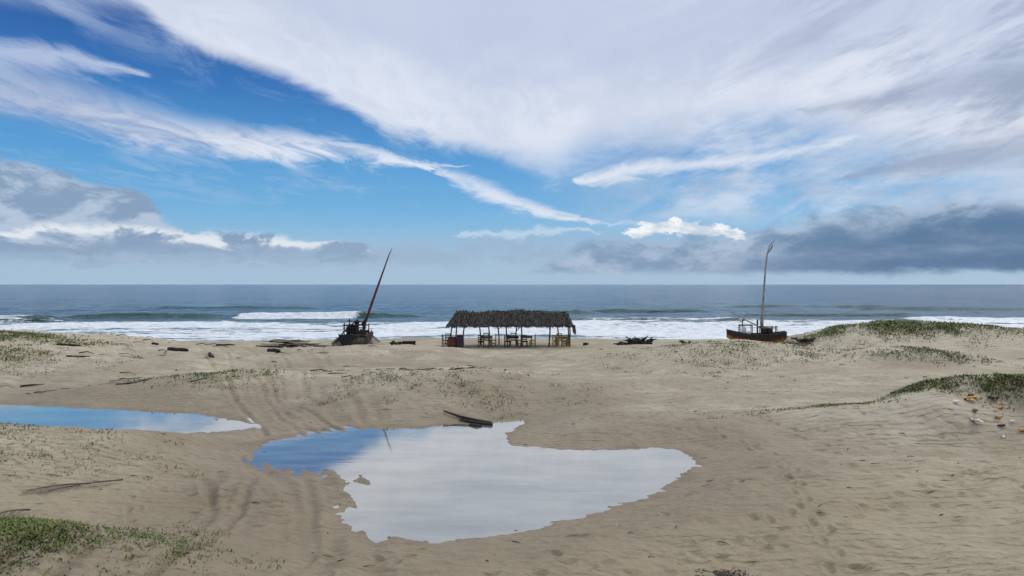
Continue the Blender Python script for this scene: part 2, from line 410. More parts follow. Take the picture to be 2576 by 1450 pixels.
# ---------------------------------------------------------------- palm hut
hut=empty('thatched_beach_hut',(0,52,0))
posts=MB()
def crook(x,y,z0,z1,r,mb,mat=0):
    pts=[];ph=random.uniform(0,6)
    for i in range(6):
        k=i/5;pts.append((x+.05*math.sin(ph+k*5),y+.04*math.cos(ph+k*4),z0+(z1-z0)*k))
    mb.tube(pts,[r*1.1,r,r*.95,r,r*.9,r*.9],mat,7)
for px_,py in ((-4.5,-1.2),(-3.75,1.1),(-2.5,1.1),(-1.72,-1.2),(-1.05,1.1),(-.38,-1.2),(.36,1.1),(.68,-1.2),(2.78,-1.2),(2.95,1.1),(3.55,1.1),(4.28,-1.2),(4.35,1.1),(-4.35,1.1)):
    crook(px_,py,gz(px_,52+py)-.2,1.85,.052,posts)
posts.tube([(-4.6,-1.2,1.74),(-1,-1.22,1.78),(2,-1.2,1.75),(4.5,-1.2,1.74)],.045,0)
posts.tube([(-4.6,1.1,1.78),(0,1.12,1.8),(4.5,1.1,1.78)],.045,0)
for px_ in (-4.4,-2.4,-.4,1.6,3.2,4.3): posts.tube([(px_,-1.3,1.7),(px_,0,2.5)],.03);posts.tube([(px_,1.3,1.7),(px_,0,2.5)],.03)
posts.tube([(-4.3,0,2.5),(4.2,0,2.48)],.04)
posts.tube([(.36,1.05,1.1),(1.0,1.05,1.75)],.03);posts.tube([(-1.05,1.1,1.2),(-.6,1.1,1.75)],.03)
posts.build('posts',[M_wood],hut)
roof=MB()
def rz_(x): return 2.62+.05*math.sin(x*1.1+1)+.035*math.sin(x*3.1)-.03*(abs(x)/4)
N=40
vs=[]
for i in range(N+1):
    k=i/N;xr=-4.2+8.35*k;xe=-4.85+9.35*k
    j=.04*math.sin(i*1.9)
    for (yy,zz,xx) in ((-1.55,1.62+j,xe),(-.75,2.14+j*.5,(xe+xr)/2),(0,rz_(xr),xr),(.75,2.14,(xe+xr)/2),(1.55,1.65,xe)):
        vs.append((xx,yy,zz))
fs=[]
for i in range(N):
    for j in range(4): fs.append((i*5+j,(i+1)*5+j,(i+1)*5+j+1,i*5+j+1))
roof.add(vs,fs,1)
roof.add([(a,b,c-.07) for a,b,c in vs],fs,1)
for side in(-1,1):
    for row in range(9):
        k0=row/9
        for i in range(190):
            u=random.random();k=min(.98,max(0.02,k0+random.uniform(-.03,.04)))
            xr=-4.2+8.35*u;xe=-4.85+9.35*u;xx=xr*(1-k)+xe*k
            ztop=rz_(xr)*(1-k)+1.64*k
            a=(xx,side*1.55*k,ztop+.05)
            l=random.uniform(.3,.5);dx=random.uniform(-.2,.2)
            kk=k+l/1.85
            b=(xx+dx,side*1.55*kk,rz_(xr)*(1-kk)+1.64*kk+.03+random.uniform(-.02,.06))
            roof.strip(a,b,random.uniform(.03,.08),random.choice((0,0,1)),.01,Vector((0,side*-.5,.86)))
for i in range(420):
    u=random.random();x0=-4.85+9.35*u;sg=random.choice((-1,1))
    roof.strip((x0,sg*1.5,1.68),(x0+random.uniform(-.08,.08),sg*(1.55+random.uniform(0,.1)),1.68-random.uniform(.08,.26)),.05,random.choice((0,1)),0,Vector((0,1,0)))
for i in range(300):
    u=random.random();x0=-4.25+8.45*u;sg=random.choice((-1,1))
    roof.strip((x0,-sg*.05,rz_(x0)+.05),(x0+random.uniform(-.2,.2),sg*.35,rz_(x0)-.13),.06,random.choice((0,1)))
for i in range(90):
    u=random.random();x0=-4.25+8.45*u
    roof.strip((x0,random.uniform(-.1,.1),rz_(x0)),(x0+random.uniform(-.25,.25),random.uniform(-.1,.1),rz_(x0)+random.uniform(.05,.22)),.05,1,0,Vector((0,1,0)))
for xe,xr in((-4.85,-4.2),(4.5,4.15)):
    for i in range(150):
        k=random.random();sg=random.choice((-1,1))
        a=(xr*(1-k)+xe*k,sg*1.55*k,rz_(xr)*(1-k)+1.64*k+.03)
        roof.strip(a,(a[0]+(.16 if xe>0 else -.1)*random.random(),a[1],a[2]-random.uniform(.1,.35)),.05,random.choice((0,1)),0,Vector((0,1,0)))
for i in range(34):
    roof.strip((4.5+random.uniform(-.05,.2),-1.4+random.uniform(-.2,.3),1.68),(4.62+random.uniform(-.1,.14),-1.4+random.uniform(-.2,.3),1.0+random.uniform(-.1,.4)),.06,0,0,Vector((0,1,0)))
roof.build('thatch_roof',[M_thatch,M_thatch2],hut)

def table(x,y,rz=0,mat=M_yel):
    mb=MB()
    for i in range(5): mb.box((0,-.36+i*.18,.72),(.95,.165,.035),0)
    for sx in(-.4,.4):
        for sy in(-.34,.34): mb.box((sx,sy,.35),(.06,.06,.70),0)
    for sy in(-.34,.34): mb.box((0,sy,.64),(.74,.03,.08),0)
    mb.build('wooden_table',[mat],None,False,(x,y,gz(x,y)),rz)
def chair(x,y,rz=0,mat=M_yel):
    mb=MB()
    for i in range(4): mb.box((0,-.17+i*.115,.44),(.42,.1,.03),0)
    for sx in(-.19,.19):
        mb.box((sx,-.19,.215),(.045,.045,.43),0);mb.box((sx,.21,.46),(.045,.045,.92),0)
        mb.box((sx,0,.2),(.03,.36,.03),0)
    for h in(.6,.74,.88): mb.box((0,.212,h),(.34,.025,.07),0)
    mb.box((0,-.19,.36),(.34,.03,.06),0)
    mb.build('wooden_chair',[mat],None,False,(x,y,gz(x,y)),rz)
table(-1.95,52.1);chair(-2.35,51.3,3.2,M_wood);chair(-1.45,52.2,-1.5,M_wood);chair(-2.0,52.95,.1)
table(.05,52.3,0,M_wood);chair(-.35,51.6,3.0,M_wood);chair(.55,51.9,-1.4);chair(.1,53.1,0,M_wood)
table(1.1,52.5);chair(1.55,51.9,-1.7);chair(.95,51.5,2.9,M_wood)
table(3.75,52.0);chair(3.3,51.4,2.8);chair(4.15,51.6,-1.4);chair(3.7,52.9,.1,M_wood);chair(3.95,51.3,3.3,M_yel)
chair(-5.05,51.7,1.9,M_wood);chair(-4.85,52.3,.4,M_wood)
c=MB();c.box((0,0,.5),(.5,.45,.95),0);c.box((0,0,1.0),(.58,.52,.05),1)
for k in(.25,.5,.75): c.box((0,-.235,k),(.44,.03,.04),1)
c.build('wooden_counter',[M_bluep,M_redp],None,False,(-3.85,50.6,gz(-3.85,50.6)-.05),.1)
c=MB();c.box((0,0,.4),(.6,.45,.75),0);c.box((0,0,.8),(.66,.5,.04),1);c.box((0,-.24,.4),(.5,.03,.6),0)
for k in(-.16,0,.16): c.box((k,-.262,.4),(.03,.02,.6),1)
c.build('wooden_crate',[M_redp,M_wood],None,False,(-4.45,50.9,gz(-4.45,50.9)-.04),-.1)

# ---------------------------------------------------------------- boats
def hull(mb,L,B,H,bow=.35,stern=.18,n=18,mats=(0,1,2),kb=.28,ks=.12):
    rows=[(0,0.0),(.45,.10),(.8,.38),(.93,.62),(1.,.8),(1.03,1.)]
    vs=[];ns=len(rows)
    for i in range(n+1):
        k=i/n;xx=(k-.5)*L
        b=B/2*(max(0.,math.sin(math.pi*(.08+.84*k)))**.55)*(1 if k<.6 else 1-((k-.6)/.4)**2*.85)
        sh=H+bow*max(0,(k-.5)*2)**2+stern*max(0,(.5-k)*2)**2
        kz=kb*max(0,(k-.55)/.45)**2+ks*max(0,(.35-k)/.35)**2
        for w_,h_ in rows: vs.append((xx,b*w_,kz+(sh-kz)*h_))
        for w_,h_ in rows: vs.append((xx,-b*w_,kz+(sh-kz)*h_))
    T=2*ns
    for i in range(n):
        for j in range(ns-1):
            m=mats[0] if j<2 else (mats[1] if j==2 else mats[2])
            a=i*T+j;mb.add([vs[a],vs[a+1],vs[a+T+1],vs[a+T]],[(0,1,2,3)],m)
            a+=ns;mb.add([vs[a],vs[a+1],vs[a+T+1],vs[a+T]],[(3,2,1,0)],m)
        a=i*T+ns-2;b_=a+ns
        mb.add([vs[a],vs[a+T],vs[b_+T],vs[b_]],[(0,1,2,3)],3)
        for o in(ns-1,2*ns-1):
            mb.tube([vs[i*T+o],vs[(i+1)*T+o]],.035,4,5)
    mb.add([vs[j] for j in range(ns)]+[vs[ns+j] for j in range(ns-1,-1,-1)],[tuple(range(2*ns))],mats[2])
bx,by=17.7,49.5;bz=gz(bx,by)
bt=empty('fishing_sailboat',(bx,by,bz+.02),R(168))
h=MB();hull(h,4.1,1.5,.78,.32,.22,18,(0,1,2),.5,.35);o=h.build('hull',[M_hy,M_hr,M_hg,M_plank,M_wood],bt)
g=MB()
for sx in(.3,1.15):
    for sy in(-.35,.35): g.tube([(sx,sy,.6),(sx,sy,1.45)],.03)
g.tube([(.3,-.35,1.42),(1.2,-.35,1.42)],.03);g.tube([(.3,.35,1.42),(1.2,.35,1.42)],.03);g.tube([(.3,-.38,1.44),(.3,.38,1.44)],.03)
g.box((-.7,0,.95),(.7,.7,.5),0);g.box((-.7,0,1.23),(.8,.8,.05),1)
for sx in(-1.4,-1.1,-.3): g.tube([(sx,.4,.65),(sx+.05,.4,1.4)],.028);g.tube([(sx,-.4,.65),(sx,-.4,1.35)],.028)
g.tube([(-1.45,.4,1.35),(-.2,.42,1.35)],.025);g.tube([(-1.45,-.4,1.2),(-.2,-.42,1.3)],.025)
g.tube([(1.0,0,.7),(.9,0,1.95)],.035);g.tube([(.75,.1,1.8),(1.1,-.1,1.65)],.03)
g.tube([(-.1,0,.7),(-.1,0,1.85)],.06,0)
for sx in(-.9,-.5): g.box((sx,.45,1.05),(.25,.2,.3),0,.3)
g.build('deck_gear',[M_dark,M_plank],bt)
g=MB();g.tube([(.85,0,.78),(.85,0,.84),(.85,0,1.2),(.85,0,1.32),(.85,0,1.38)],[.12,.18,.18,.09,.06],0,12);g.tube([(.5,.1,.72),(.5,.1,1.0)],.13,0,10);g.build('water_drums',[M_white],bt,True)
m=MB();mx_=-.42
m.tube([(mx_,0,.6),(mx_-.02,0,2.5),(mx_-.12,0,4.0),(mx_-.22,0,5.5),(mx_-.34,0,6.6),(mx_-.50,0,7.15),(mx_-.70,0,7.42),(mx_-.88,0,7.5)],[.095,.08,.07,.06,.05,.045,.035,.015],0,8)
m.tube([(mx_-.38,0,6.6),(mx_-.60,0,6.95),(mx_-.74,0,7.28)],[.02,.06,.03],0,6)
m.tube([(mx_+.05,0,1.2),(mx_+.15,.05,2.1)],.06,0,6)
m.build('mast',[M_mastw],bt,True)
m=MB();m.tube([(-.2,.05,1.3),(.8,.1,1.85),(1.85,.15,2.4)],[.06,.05,.03],0,6);m.build('boom',[M_mastw],bt)
# left boat
bx,by=-11.75,52;bz=gz(bx,by)
bt=empty('fishing_sailboat.001',(bx,by,bz+.03),R(78))
h=MB();hull(h,4.6,1.9,.85,.25,.2);h.build('hull',[M_dark,M_wood,M_black,M_plank,M_wood],bt)
g=MB()
def L(x,y,z):
    a=-R(78);return (x*math.cos(a)-y*math.sin(a),x*math.sin(a)+y*math.cos(a),z)
for sx in(-.75,-.3,.3,.75):
    g.tube([L(sx,-1.2,.8),L(sx+random.uniform(-.06,.06),-1.2,1.75+random.uniform(-.15,.25))],.04)
    g.tube([L(sx,.4,.8),L(sx,.4,1.7)],.04)
for zz in(1.2,1.45,1.68): g.tube([L(-.85,-1.2,zz),L(.9,-1.2,zz+.03)],.035)
g.tube([L(-.8,-1.2,1.65),L(-.7,.5,1.6)],.035);g.tube([L(.8,-1.2,1.65),L(.8,.5,1.6)],.035)
g.box(L(-.25,-.6,1.2),(.7,.8,.75),0,.2);g.box(L(.45,-.3,1.05),(.5,.5,.5),1,.5);g.box(L(-.2,-.6,1.62),(.8,.95,.06),1,.2)
g.tube([L(-.4,-.8,1.6),L(-.45,-.8,2.15)],.045);g.tube([L(.2,-.7,1.6),L(.1,-.7,2.1)],.04);g.tube([L(-.6,-.8,1.95),L(.5,-.7,1.9)],.03)
g.tube([L(-.9,-1.3,1.0),L(-.2,-1.25,1.7),L(.15,-1.2,1.95)],.05)
g.box(L(.05,-.5,1.85),(.35,.3,.3),0,.6)
g.build('deck_gear',[M_dark,M_wood],bt)
m=MB()
m.tube([L(.35,0,.6),L(.55,0,1.75),L(1.05,0,3.2),L(1.6,0,4.75),L(2.05,0,6.0),L(2.4,0,7.0),L(2.62,0,7.45)],[.11,.11,.10,.085,.06,.04,.02],0,8)
m.tube([L(.3,-.1,1.6),L(.75,-.1,2.2)],.09,1,8);m.tube([L(1.0,0,2.95),L(.98,0,3.05),L(2.1,0,6.1)],[.03,.05,.02],1,6)
m.build('mast',[M_mastred,M_dark],bt,True)
fr_=MB()
for i in range(44):
    x0=-1.35+2.7*i/43;y0=-1.9+random.uniform(-.4,.1)+.5*abs(x0)
    z0=.85+random.uniform(-.1,.12)-.12*abs(x0)
    a=random.uniform(-.35,.35)+x0*.28
    frond(fr_,L(x0*.8,y0+.5,z0),L(x0+a*.7,y0-.35,z0-random.uniform(.45,.75)),9,.28,0,.12,.5)
for i in range(20):
    s_=random.choice((-1,1));frond(fr_,L(s_*.7,random.uniform(-1.5,1),.9),L(s_*(1.5+random.random()*.35),random.uniform(-1.7,1),.25),9,.3,0,.15,.5)
fr_.build('palm_fronds',[M_frond],bt)

# ---------------------------------------------------------------- driftwood etc
def log(name,x0,y0,x1,y1,r,mat,lift=.0,wob=.06):
    mb=MB();pts=[]
    for i in range(7):
        k=i/6;xx=x0+(x1-x0)*k;yy=y0+(y1-y0)*k
        pts.append((xx,yy+random.uniform(-wob,wob),gz(xx,yy)+r*.6+lift+random.uniform(-wob,wob)*.3))
    mb.tube(pts,[r*.8,r,r*.95,r,r*.85,r*.8,r*.6],0,8);return mb.build(name,[mat],None,True)
mb=MB()
def onz(x,y,r): return (x,y,gz(x,y)+r)
mb.tube([onz(-2.55,25.5,.08),onz(-1.9,25.0,.07),onz(-1.3,24.65,.06),onz(-.75,24.3,.05)],[.03,.05,.065,.08],0,8)
mb.tube([onz(-1.9,24.75,.06),onz(-1.4,24.5,.05),onz(-.7,24.2,.04)],[.04,.055,.06],0,7)
mb.tube([onz(-1.5,24.2,.03),onz(-1.25,24.0,.05),onz(-1.05,23.95,.03)],[.05,.07,.04],0,7)
mb.build('driftwood_log',[M_dark],None,True)
for a in ((-22.3,44.2,-20.9,44.0,.14),(-19.0,42.8,-18.3,41.8,.13),(-16.2,45.2,-15.4,45.3,.14),(-10.9,50.2,-9.9,50.3,.1),(-24.5,46.5,-24,46.3,.1),(-25,38.2,-24,38.8,.05),(-17.9,30.8,-16.6,31.4,.05),(-.38,37.1,-.33,36.2,.06),
   (-18.6,49.5,-15.9,50.2,.08),(-17.0,48.6,-14.6,49.0,.06),(-14.3,49.3,-12.9,49.6,.09),(-8.6,50.6,-7.2,50.9,.08),(-21,48.5,-19.6,48.3,.07),(-28,42,-26.8,42.3,.08)):
    log('driftwood_log',*a,M_dark if a[4]>.055 else M_wood)
def planks(name,cx,cy,n,l,spread,mat,rz0):
    mb=MB()
    for i in range(n):
        x=cx+random.uniform(-spread,spread);y=cy+random.uniform(-.5,.5)
        mb.box((x,y,gz(x,y)+.05+i*.035),(l*random.uniform(.6,1),.16,.04),random.choice((0,1)),rz0+random.uniform(-.3,.3),random.uniform(-.1,.1),random.uniform(-.06,.06))
    mb.build(name,[mat,M_dark],None)
planks('plank_pile',-16.3,51.0,11,2.8,1.4,M_plank,.15)
planks('plank_pile',-14.8,50.3,7,2.3,.8,M_plank,.4)
planks('plank_pile',18.3,45.0,6,1.7,.7,M_wood,.1)
c=MB();c.box((0,0,.2),(.95,.5,.4),0);c.box((0,-.26,.2),(.9,.03,.1),1);c.box((0,0,.42),(1.0,.56,.04),0)
c.build('wooden_crate',[M_dark,M_redp],None,False,(-7.75,51.4,gz(-7.75,51.4)-.03),.1)
def brush(name,cx,cy,n,l,mat,hgt=.5,r=.05):
    mb=MB();z0=gz(cx,cy)
    for i in range(n):
        a=random.uniform(0,6.28);e=random.uniform(-.05,.7)
        s0=Vector((cx+random.uniform(-.5,.5)*l,cy+random.uniform(-.3,.3),z0+.05+random.random()*.15))
        ll=l*random.uniform(.3,.8)
        d=Vector((math.cos(a)*math.cos(e),math.sin(a)*math.cos(e)*.6,math.sin(e)*hgt))
        mb.tube([s0,s0+d*ll*.5+Vector((0,0,.06)),s0+d*ll],[r*1.4,r,r*.4],0,5)
    mb.build(name,[mat],None)
brush('driftwood_pile',9.9,51.5,54,1.3,M_black,.9,.07)
brush('driftwood_pile',8.5,51.8,18,.8,M_dark,.3,.06)
brush('driftwood_pile',13.2,50.5,26,.9,M_dark,.7,.06)
brush('driftwood_pile',19.6,45.6,34,1.0,M_wood,.35)
brush('driftwood_pile',-8.9,52,18,.7,M_dark,.4)
brush('driftwood_pile',5.7,52.6,8,.35,M_dark,.5)
brush('driftwood_pile',17.3,22.6,30,.7,M_wood,.3,.02)
mb=MB();n=24;vs=[];fs=[]
for i in range(9):
    th=i/8*math.pi/2
    for j in range(n):
        a=j/n*6.283;r=(1+.25*math.sin(a*3+1)+.12*math.sin(a*7))
        vs.append((15.3+math.cos(a)*math.cos(th)*.85*r,49.6+math.sin(a)*math.cos(th)*.4*r,gz(15.3,49.6)-.05+math.sin(th)*(.36+.1*math.sin(a*2))))
for i in range(8):
    for j in range(n): fs.append((i*n+j,i*n+(j+1)%n,(i+1)*n+(j+1)%n,(i+1)*n+j))
mb.add(vs,fs,0);mb.build('net_bundle',[M_black],None,True)
mb=MB()
for (a,b) in (((-9.3,16.3),(-10.6,15.2)),((-9.9,16.0),(-11.0,15.3)),((-9.9,14.0),(-10.3,13.4))):
    frond(mb,(a[0],a[1],gz(*a)+.06),(b[0],b[1],gz(*b)+.04),18,.3,0,.05,.12,.018)
mb.build('fallen_palm_frond',[M_frond],None)
# crumpled litter pieces
def lump(name,x,y,s,mat):
    mb=MB();n=7;top=[];bot=[]
    for i in range(n):
        a=i/n*6.283+random.uniform(-.3,.3);r=s*random.uniform(.3,.62)
        z=random.uniform(0,.35)*s
        top.append((math.cos(a)*r,math.sin(a)*r*.7,z+.02));bot.append((math.cos(a)*r,math.sin(a)*r*.7,z-.01))
    c0=(random.uniform(-.1,.1)*s,0,random.uniform(.1,.35)*s+.02);c1=(c0[0],c0[1],c0[2]-.03)
    mb.add(top+bot+[c0,c1],[(i,(i+1)%n,2*n) for i in range(n)]+[(n+(i+1)%n,n+i,2*n+1) for i in range(n)]+[(i,n+i,n+(i+1)%n,(i+1)%n) for i in range(n)],0)
    mb.build(name,[mat],None,False,(x,y,gz(x,y)+.01),random.uniform(0,3))
for i,(x,y,mt,s) in enumerate(((14.9,22.2,M_orange,.42),(14.3,21.0,M_white,.42),(14.2,21.8,M_white,.24),(15.2,21.3,M_orange,.26),(15.4,20.6,M_orange,.2),(14.7,20.4,M_white,.14),(15.7,21.9,M_orange,.24),(15.0,20.9,M_redp,.24),(14.6,21.5,M_plank,.26),(15.5,21.1,M_white,.16),(15.8,22.4,M_plank,.3),(15.2,22.6,M_hr,.2),(22.0,36.2,M_orange,.36),(-1.05,14.9,M_white,.06))):
    lump('plastic_litter',x,y,s,mt)
mb=MB()
def twig(x,y,l,r):
    a=random.gauss(0,.6);z=gz(x,y)
    b=(x+l*math.cos(a),y+l*math.sin(a))
    mb.tube([(x,y,z+r),((x+b[0])/2,(y+b[1])/2+l*.06,z+r*2.5),(b[0],b[1],gz(*b)+r)],[r,r*.9,r*.4],0,4)
for i in range(90): twig(random.uniform(-34,-6),random.uniform(30,51),random.uniform(.15,1.1),random.uniform(.012,.035))
for i in range(80): 
    k=random.random();twig(-22+18*k+random.gauss(0,.5),30+9*k+random.gauss(0,.3),random.uniform(.15,.7),.013)
for i in range(160): twig(random.uniform(-13,14),random.uniform(9.8,34),random.uniform(.04,.22),random.uniform(.005,.011))
for i in range(50): twig(random.uniform(5,30),random.uniform(30,48),random.uniform(.1,.6),.018)
for i in range(30): twig(-2.8+random.gauss(0,1.3),38+random.gauss(0,1.4)*.6,random.uniform(.1,.7),.02)
mb.build('scattered_twigs',[M_dark],None)
mb=MB()
for i in range(260):
    x=random.gauss(3.5,.22);y=random.gauss(11.2,.09);l=random.uniform(.015,.05);a=random.uniform(0,6.28);z=gz(x,y)+.008
    mb.box((x,y,z),(l,l*.3,.008),0,a)
mb.build('dried_seaweed',[M_dark],None)

# ---------------------------------------------------------------- vegetation
def grassmass(name,zones,mat):
    V=[];F=[]
    for zx,zy,rx,ry,cnt,leaf,k in zones:
        nc=max(8,cnt//18)
        cx=zx+rng.normal(0,.55,nc)*rx;cy=zy+rng.normal(0,.55,nc)*ry
        kc=fbm(cx*1.1,cy*1.4,3,88)>-.04
        sel=kc|(rng.random(nc)<.25);cx=cx[sel];cy=cy[sel];nc=len(cx)
        per=18
        bx=np.repeat(cx,per)+rng.normal(0,leaf*2.4,nc*per);by=np.repeat(cy,per)+rng.normal(0,leaf*2.4,nc*per)
        sc=np.repeat(rng.uniform(.5,1.25,nc),per)
        z,_,sd=terrain(bx,by,False)
        ok=sd>.3;bx=bx[ok];by=by[ok];z=z[ok];sc=sc[ok]
        for j in range(len(bx)):
            a=rng.uniform(0,6.283);l=leaf*sc[j]*rng.uniform(.6,1.5);w=leaf*rng.uniform(.2,.4)
            tl=rng.uniform(.3,1.4);dx=math.cos(a)*l*tl;dy=math.sin(a)*l*tl
            px_,py_=-math.sin(a)*w,math.cos(a)*w;o=len(V)
            b=z[j]-.01
            V+=[(bx[j]-px_*.5,by[j]-py_*.5,b),(bx[j]+px_*.5,by[j]+py_*.5,b),(bx[j]+dx*.5+px_*.5,by[j]+dy*.5+py_*.5,b+l*.55),(bx[j]+dx*.5-px_*.5,by[j]+dy*.5-py_*.5,b+l*.55),(bx[j]+dx,by[j]+dy,b+l*.75)]
            F+=[(o,o+1,o+2,o+3),(o+3,o+2,o+4)]
    me=bpy.data.meshes.new(name);me.from_pydata(V,[],F);me.materials.append(mat);me.update()
    ob=bpy.data.objects.new(name,me);scene.collection.objects.link(ob)
grassmass('beach_grass',[z for z in ZON if z[6]==0],M_grass)
grassmass('beach_grass.001',[z for z in ZON if z[6]==1],M_grassdry)

# ---------------------------------------------------------------- world / sky
world=bpy.data.worlds.new('World');scene.world=world;world.use_nodes=True
t=NT(world.node_tree)
SUN_EL,SUN_AZ=R(38),R(58)
tc=t.n.new('ShaderNodeTexCoord').outputs['Generated']
d=t.sep(tc);dx,dy,dz=d[0],d[1],d[2]
az=t.m('ARCTAN2',dx,dy)
hyp=t.m('SQRT',t.m('ADD',t.m('MULTIPLY',dx,dx),t.m('MULTIPLY',dy,dy)))
T=t.m('DIVIDE',dz,t.m('MAXIMUM',hyp,.02))
Pz=t.m('DIVIDE',t.m('ADD',az,.75),1.5)
def conv(u,v,width=False):
    a=math.atan((u-1288)/1718);c=math.cos(a)
    return ((a+.75)/1.5,(v if width else 716-v)/1718*c)
def curve(pts,width=False):
    n=t.n.new('ShaderNodeFloatCurve');c=n.mapping.curves[0];n.mapping.extend='HORIZONTAL'
    P=[conv(u,v,width) for u,v in pts]
    c.points[0].location=P[0];c.points[-1].location=P[-1]
    for q in P[1:-1]: c.points.new(*q)
    for q in c.points: q.handle_type='AUTO_CLAMPED'
    n.mapping.update();t.put(n.inputs['Value'],Pz);return n.outputs[0]
zc=t.m('ADD',t.m('MAXIMUM',dz,0.),.07)
qx=t.m('DIVIDE',dx,zc);qy=t.m('DIVIDE',dy,zc)
ca,sa=math.cos(.12),math.sin(.12)
along=t.m('ADD',t.m('MULTIPLY',qx,sa),t.m('MULTIPLY',qy,ca))
across=t.m('SUBTRACT',t.m('MULTIPLY',qx,ca),t.m('MULTIPLY',qy,sa))
cv=t.comb(across,t.m('MULTIPLY',along,.28),.3)
st1=t.noise(cv,1.5,9,.6,.5)
st2=t.noise(t.comb(across,t.m('MULTIPLY',along,.5),2.),4.2,9,.64,.7)
lv=t.comb(t.m('MULTIPLY',az,1.),t.m('MULTIPLY',T,2.0),0.)
lo1=t.noise(lv,11.,10,.62,.25)
lo2=t.noise(t.comb(az,t.m('MULTIPLY',T,4.),3.),4.,8,.58)
soft=t.noise(t.comb(az,t.m('MULTIPLY',T,1.4),7.),3.2,6,.5)
rsx=t.m('ADD',t.m('MULTIPLY',az,.93),t.m('MULTIPLY',T,.37));rsy=t.m('SUBTRACT',t.m('MULTIPLY',T,.93),t.m('MULTIPLY',az,.37))
st3=t.noise(t.comb(rsx,t.m('MULTIPLY',rsy,4.),1.),4.0,9,.62,.4)
c1=t.m('SUBTRACT',st1,.5);c2=t.m('SUBTRACT',st2,.5);l1=t.m('SUBTRACT',lo1,.5)
Tw=t.m('ADD',T,t.m('ADD',t.m('MULTIPLY',c1,.04),t.m('MULTIPLY',c2,.045)))
Tl=t.m('ADD',T,t.m('MULTIPLY',l1,.065))
sk=t.n.new('ShaderNodeTexSky');sk.sky_type='NISHITA';sk.sun_disc=False;sk.sun_elevation=SUN_EL;sk.sun_rotation=SUN_AZ;sk.dust_density=.6;sk.ozone_density=2.
K=10.
grad=t.ramp(T,[(0.,(.38,.54,.70)),(.05,(.29,.52,.74)),(.11,(.15,.43,.74)),(.18,(.082,.33,.68)),(.27,(.028,.175,.50)),(.36,(.012,.085,.34)),(.6,(.015,.08,.3))])
gk=t.mix(1.,grad,(K,K,K),'MULTIPLY')
col=t.mix(.88,sk.outputs[0],gk)
def C(r,g,b): return (r*K,g*K,b*K)
def over(col,dens,c): return t.mix(dens,col,c)
mul=lambda *a: a[0] if len(a)==1 else t.m('MULTIPLY',a[0],mul(*a[1:]))
def band(cpts,wpts,soft0=.35,soft1=1.25,TT=None):
    c_=curve(cpts);w_=curve(wpts,True)
    s_=t.smooth(t.m('DIVIDE',t.m('ABSOLUTE',t.m('SUBTRACT',TT or Tw,c_)),t.m('MAXIMUM',w_,.0008)),soft0,soft1,1.,0.)
    return t.m('MULTIPLY',s_,t.smooth(w_,.0012,.004))
veil=mul(t.smooth(t.m('ADD',t.m('MULTIPLY',st1,.5),t.m('MULTIPLY',st2,.5)),.49,.64,0.,.36),t.smooth(T,.07,.16))
col=over(col,veil,C(.46,.58,.78))
b=band([(0,135),(200,165),(340,190),(420,205),(2000,220)],[(0,30),(200,20),(340,10),(420,0),(2000,0)],.0,1.8)
col=over(col,mul(b,.7),C(.58,.66,.83))
b=t.smooth(t.m('SUBTRACT',Tw,curve([(-250,40),(0,30),(200,40),(350,30),(420,0),(2576,-60)])),-.01,.04)
col=over(col,mul(b,.5),C(.52,.62,.80))
# second band
b=band([(-200,190),(0,220),(200,265),(400,316),(600,352),(800,378),(1000,405),(1130,425),(1250,440),(2576,500)],
       [(-200,95),(0,78),(200,62),(400,46),(600,36),(800,28),(1000,18),(1130,8),(1250,0),(2576,0)],.15,1.4)
bc=t.mix(t.smooth(t.m('ADD',Pz,t.m('MULTIPLY',c2,.7)),.12,.36),C(.42,.50,.68),C(.72,.78,.89))
col=over(col,mul(b,t.smooth(st2,.34,.58,.55,1.)),bc)
Ts=t.m('ADD',T,t.m('ADD',t.m('MULTIPLY',c2,.03),t.m('MULTIPLY',l1,.014)))
b=band([(0,400),(1060,430),(1150,455),(1240,490),(1340,525),(1430,548),(1500,560),(1600,561),(2576,570)],[(0,0),(1060,0),(1150,17),(1240,21),(1340,16),(1430,10),(1500,5),(1600,4),(1650,0),(2576,0)],.0,1.7,Ts)
col=over(col,mul(b,t.smooth(st2,.3,.55,.6,.95)),C(.72,.78,.89))
# right veil
rv=mul(t.smooth(Pz,.5,.7),t.smooth(T,.07,.11),t.smooth(t.m('ADD',t.m('MULTIPLY',st3,.6),t.m('MULTIPLY',lo1,.4)),.38,.58,.10,.90))
col=over(col,rv,t.mix(t.smooth(lo2,.38,.62),C(.40,.51,.69),C(.64,.72,.85)))
b=band([(0,450),(1450,452),(1600,428),(1750,414),(1900,400),(2050,375),(2150,350),(2576,300)],[(0,0),(1420,0),(1460,10),(1600,19),(1750,15),(1900,18),(2050,15),(2150,6),(2200,0),(2576,0)],.0,1.7,Ts)
col=over(col,mul(b,t.smooth(st3,.32,.55,.6,.95)),C(.74,.79,.89))
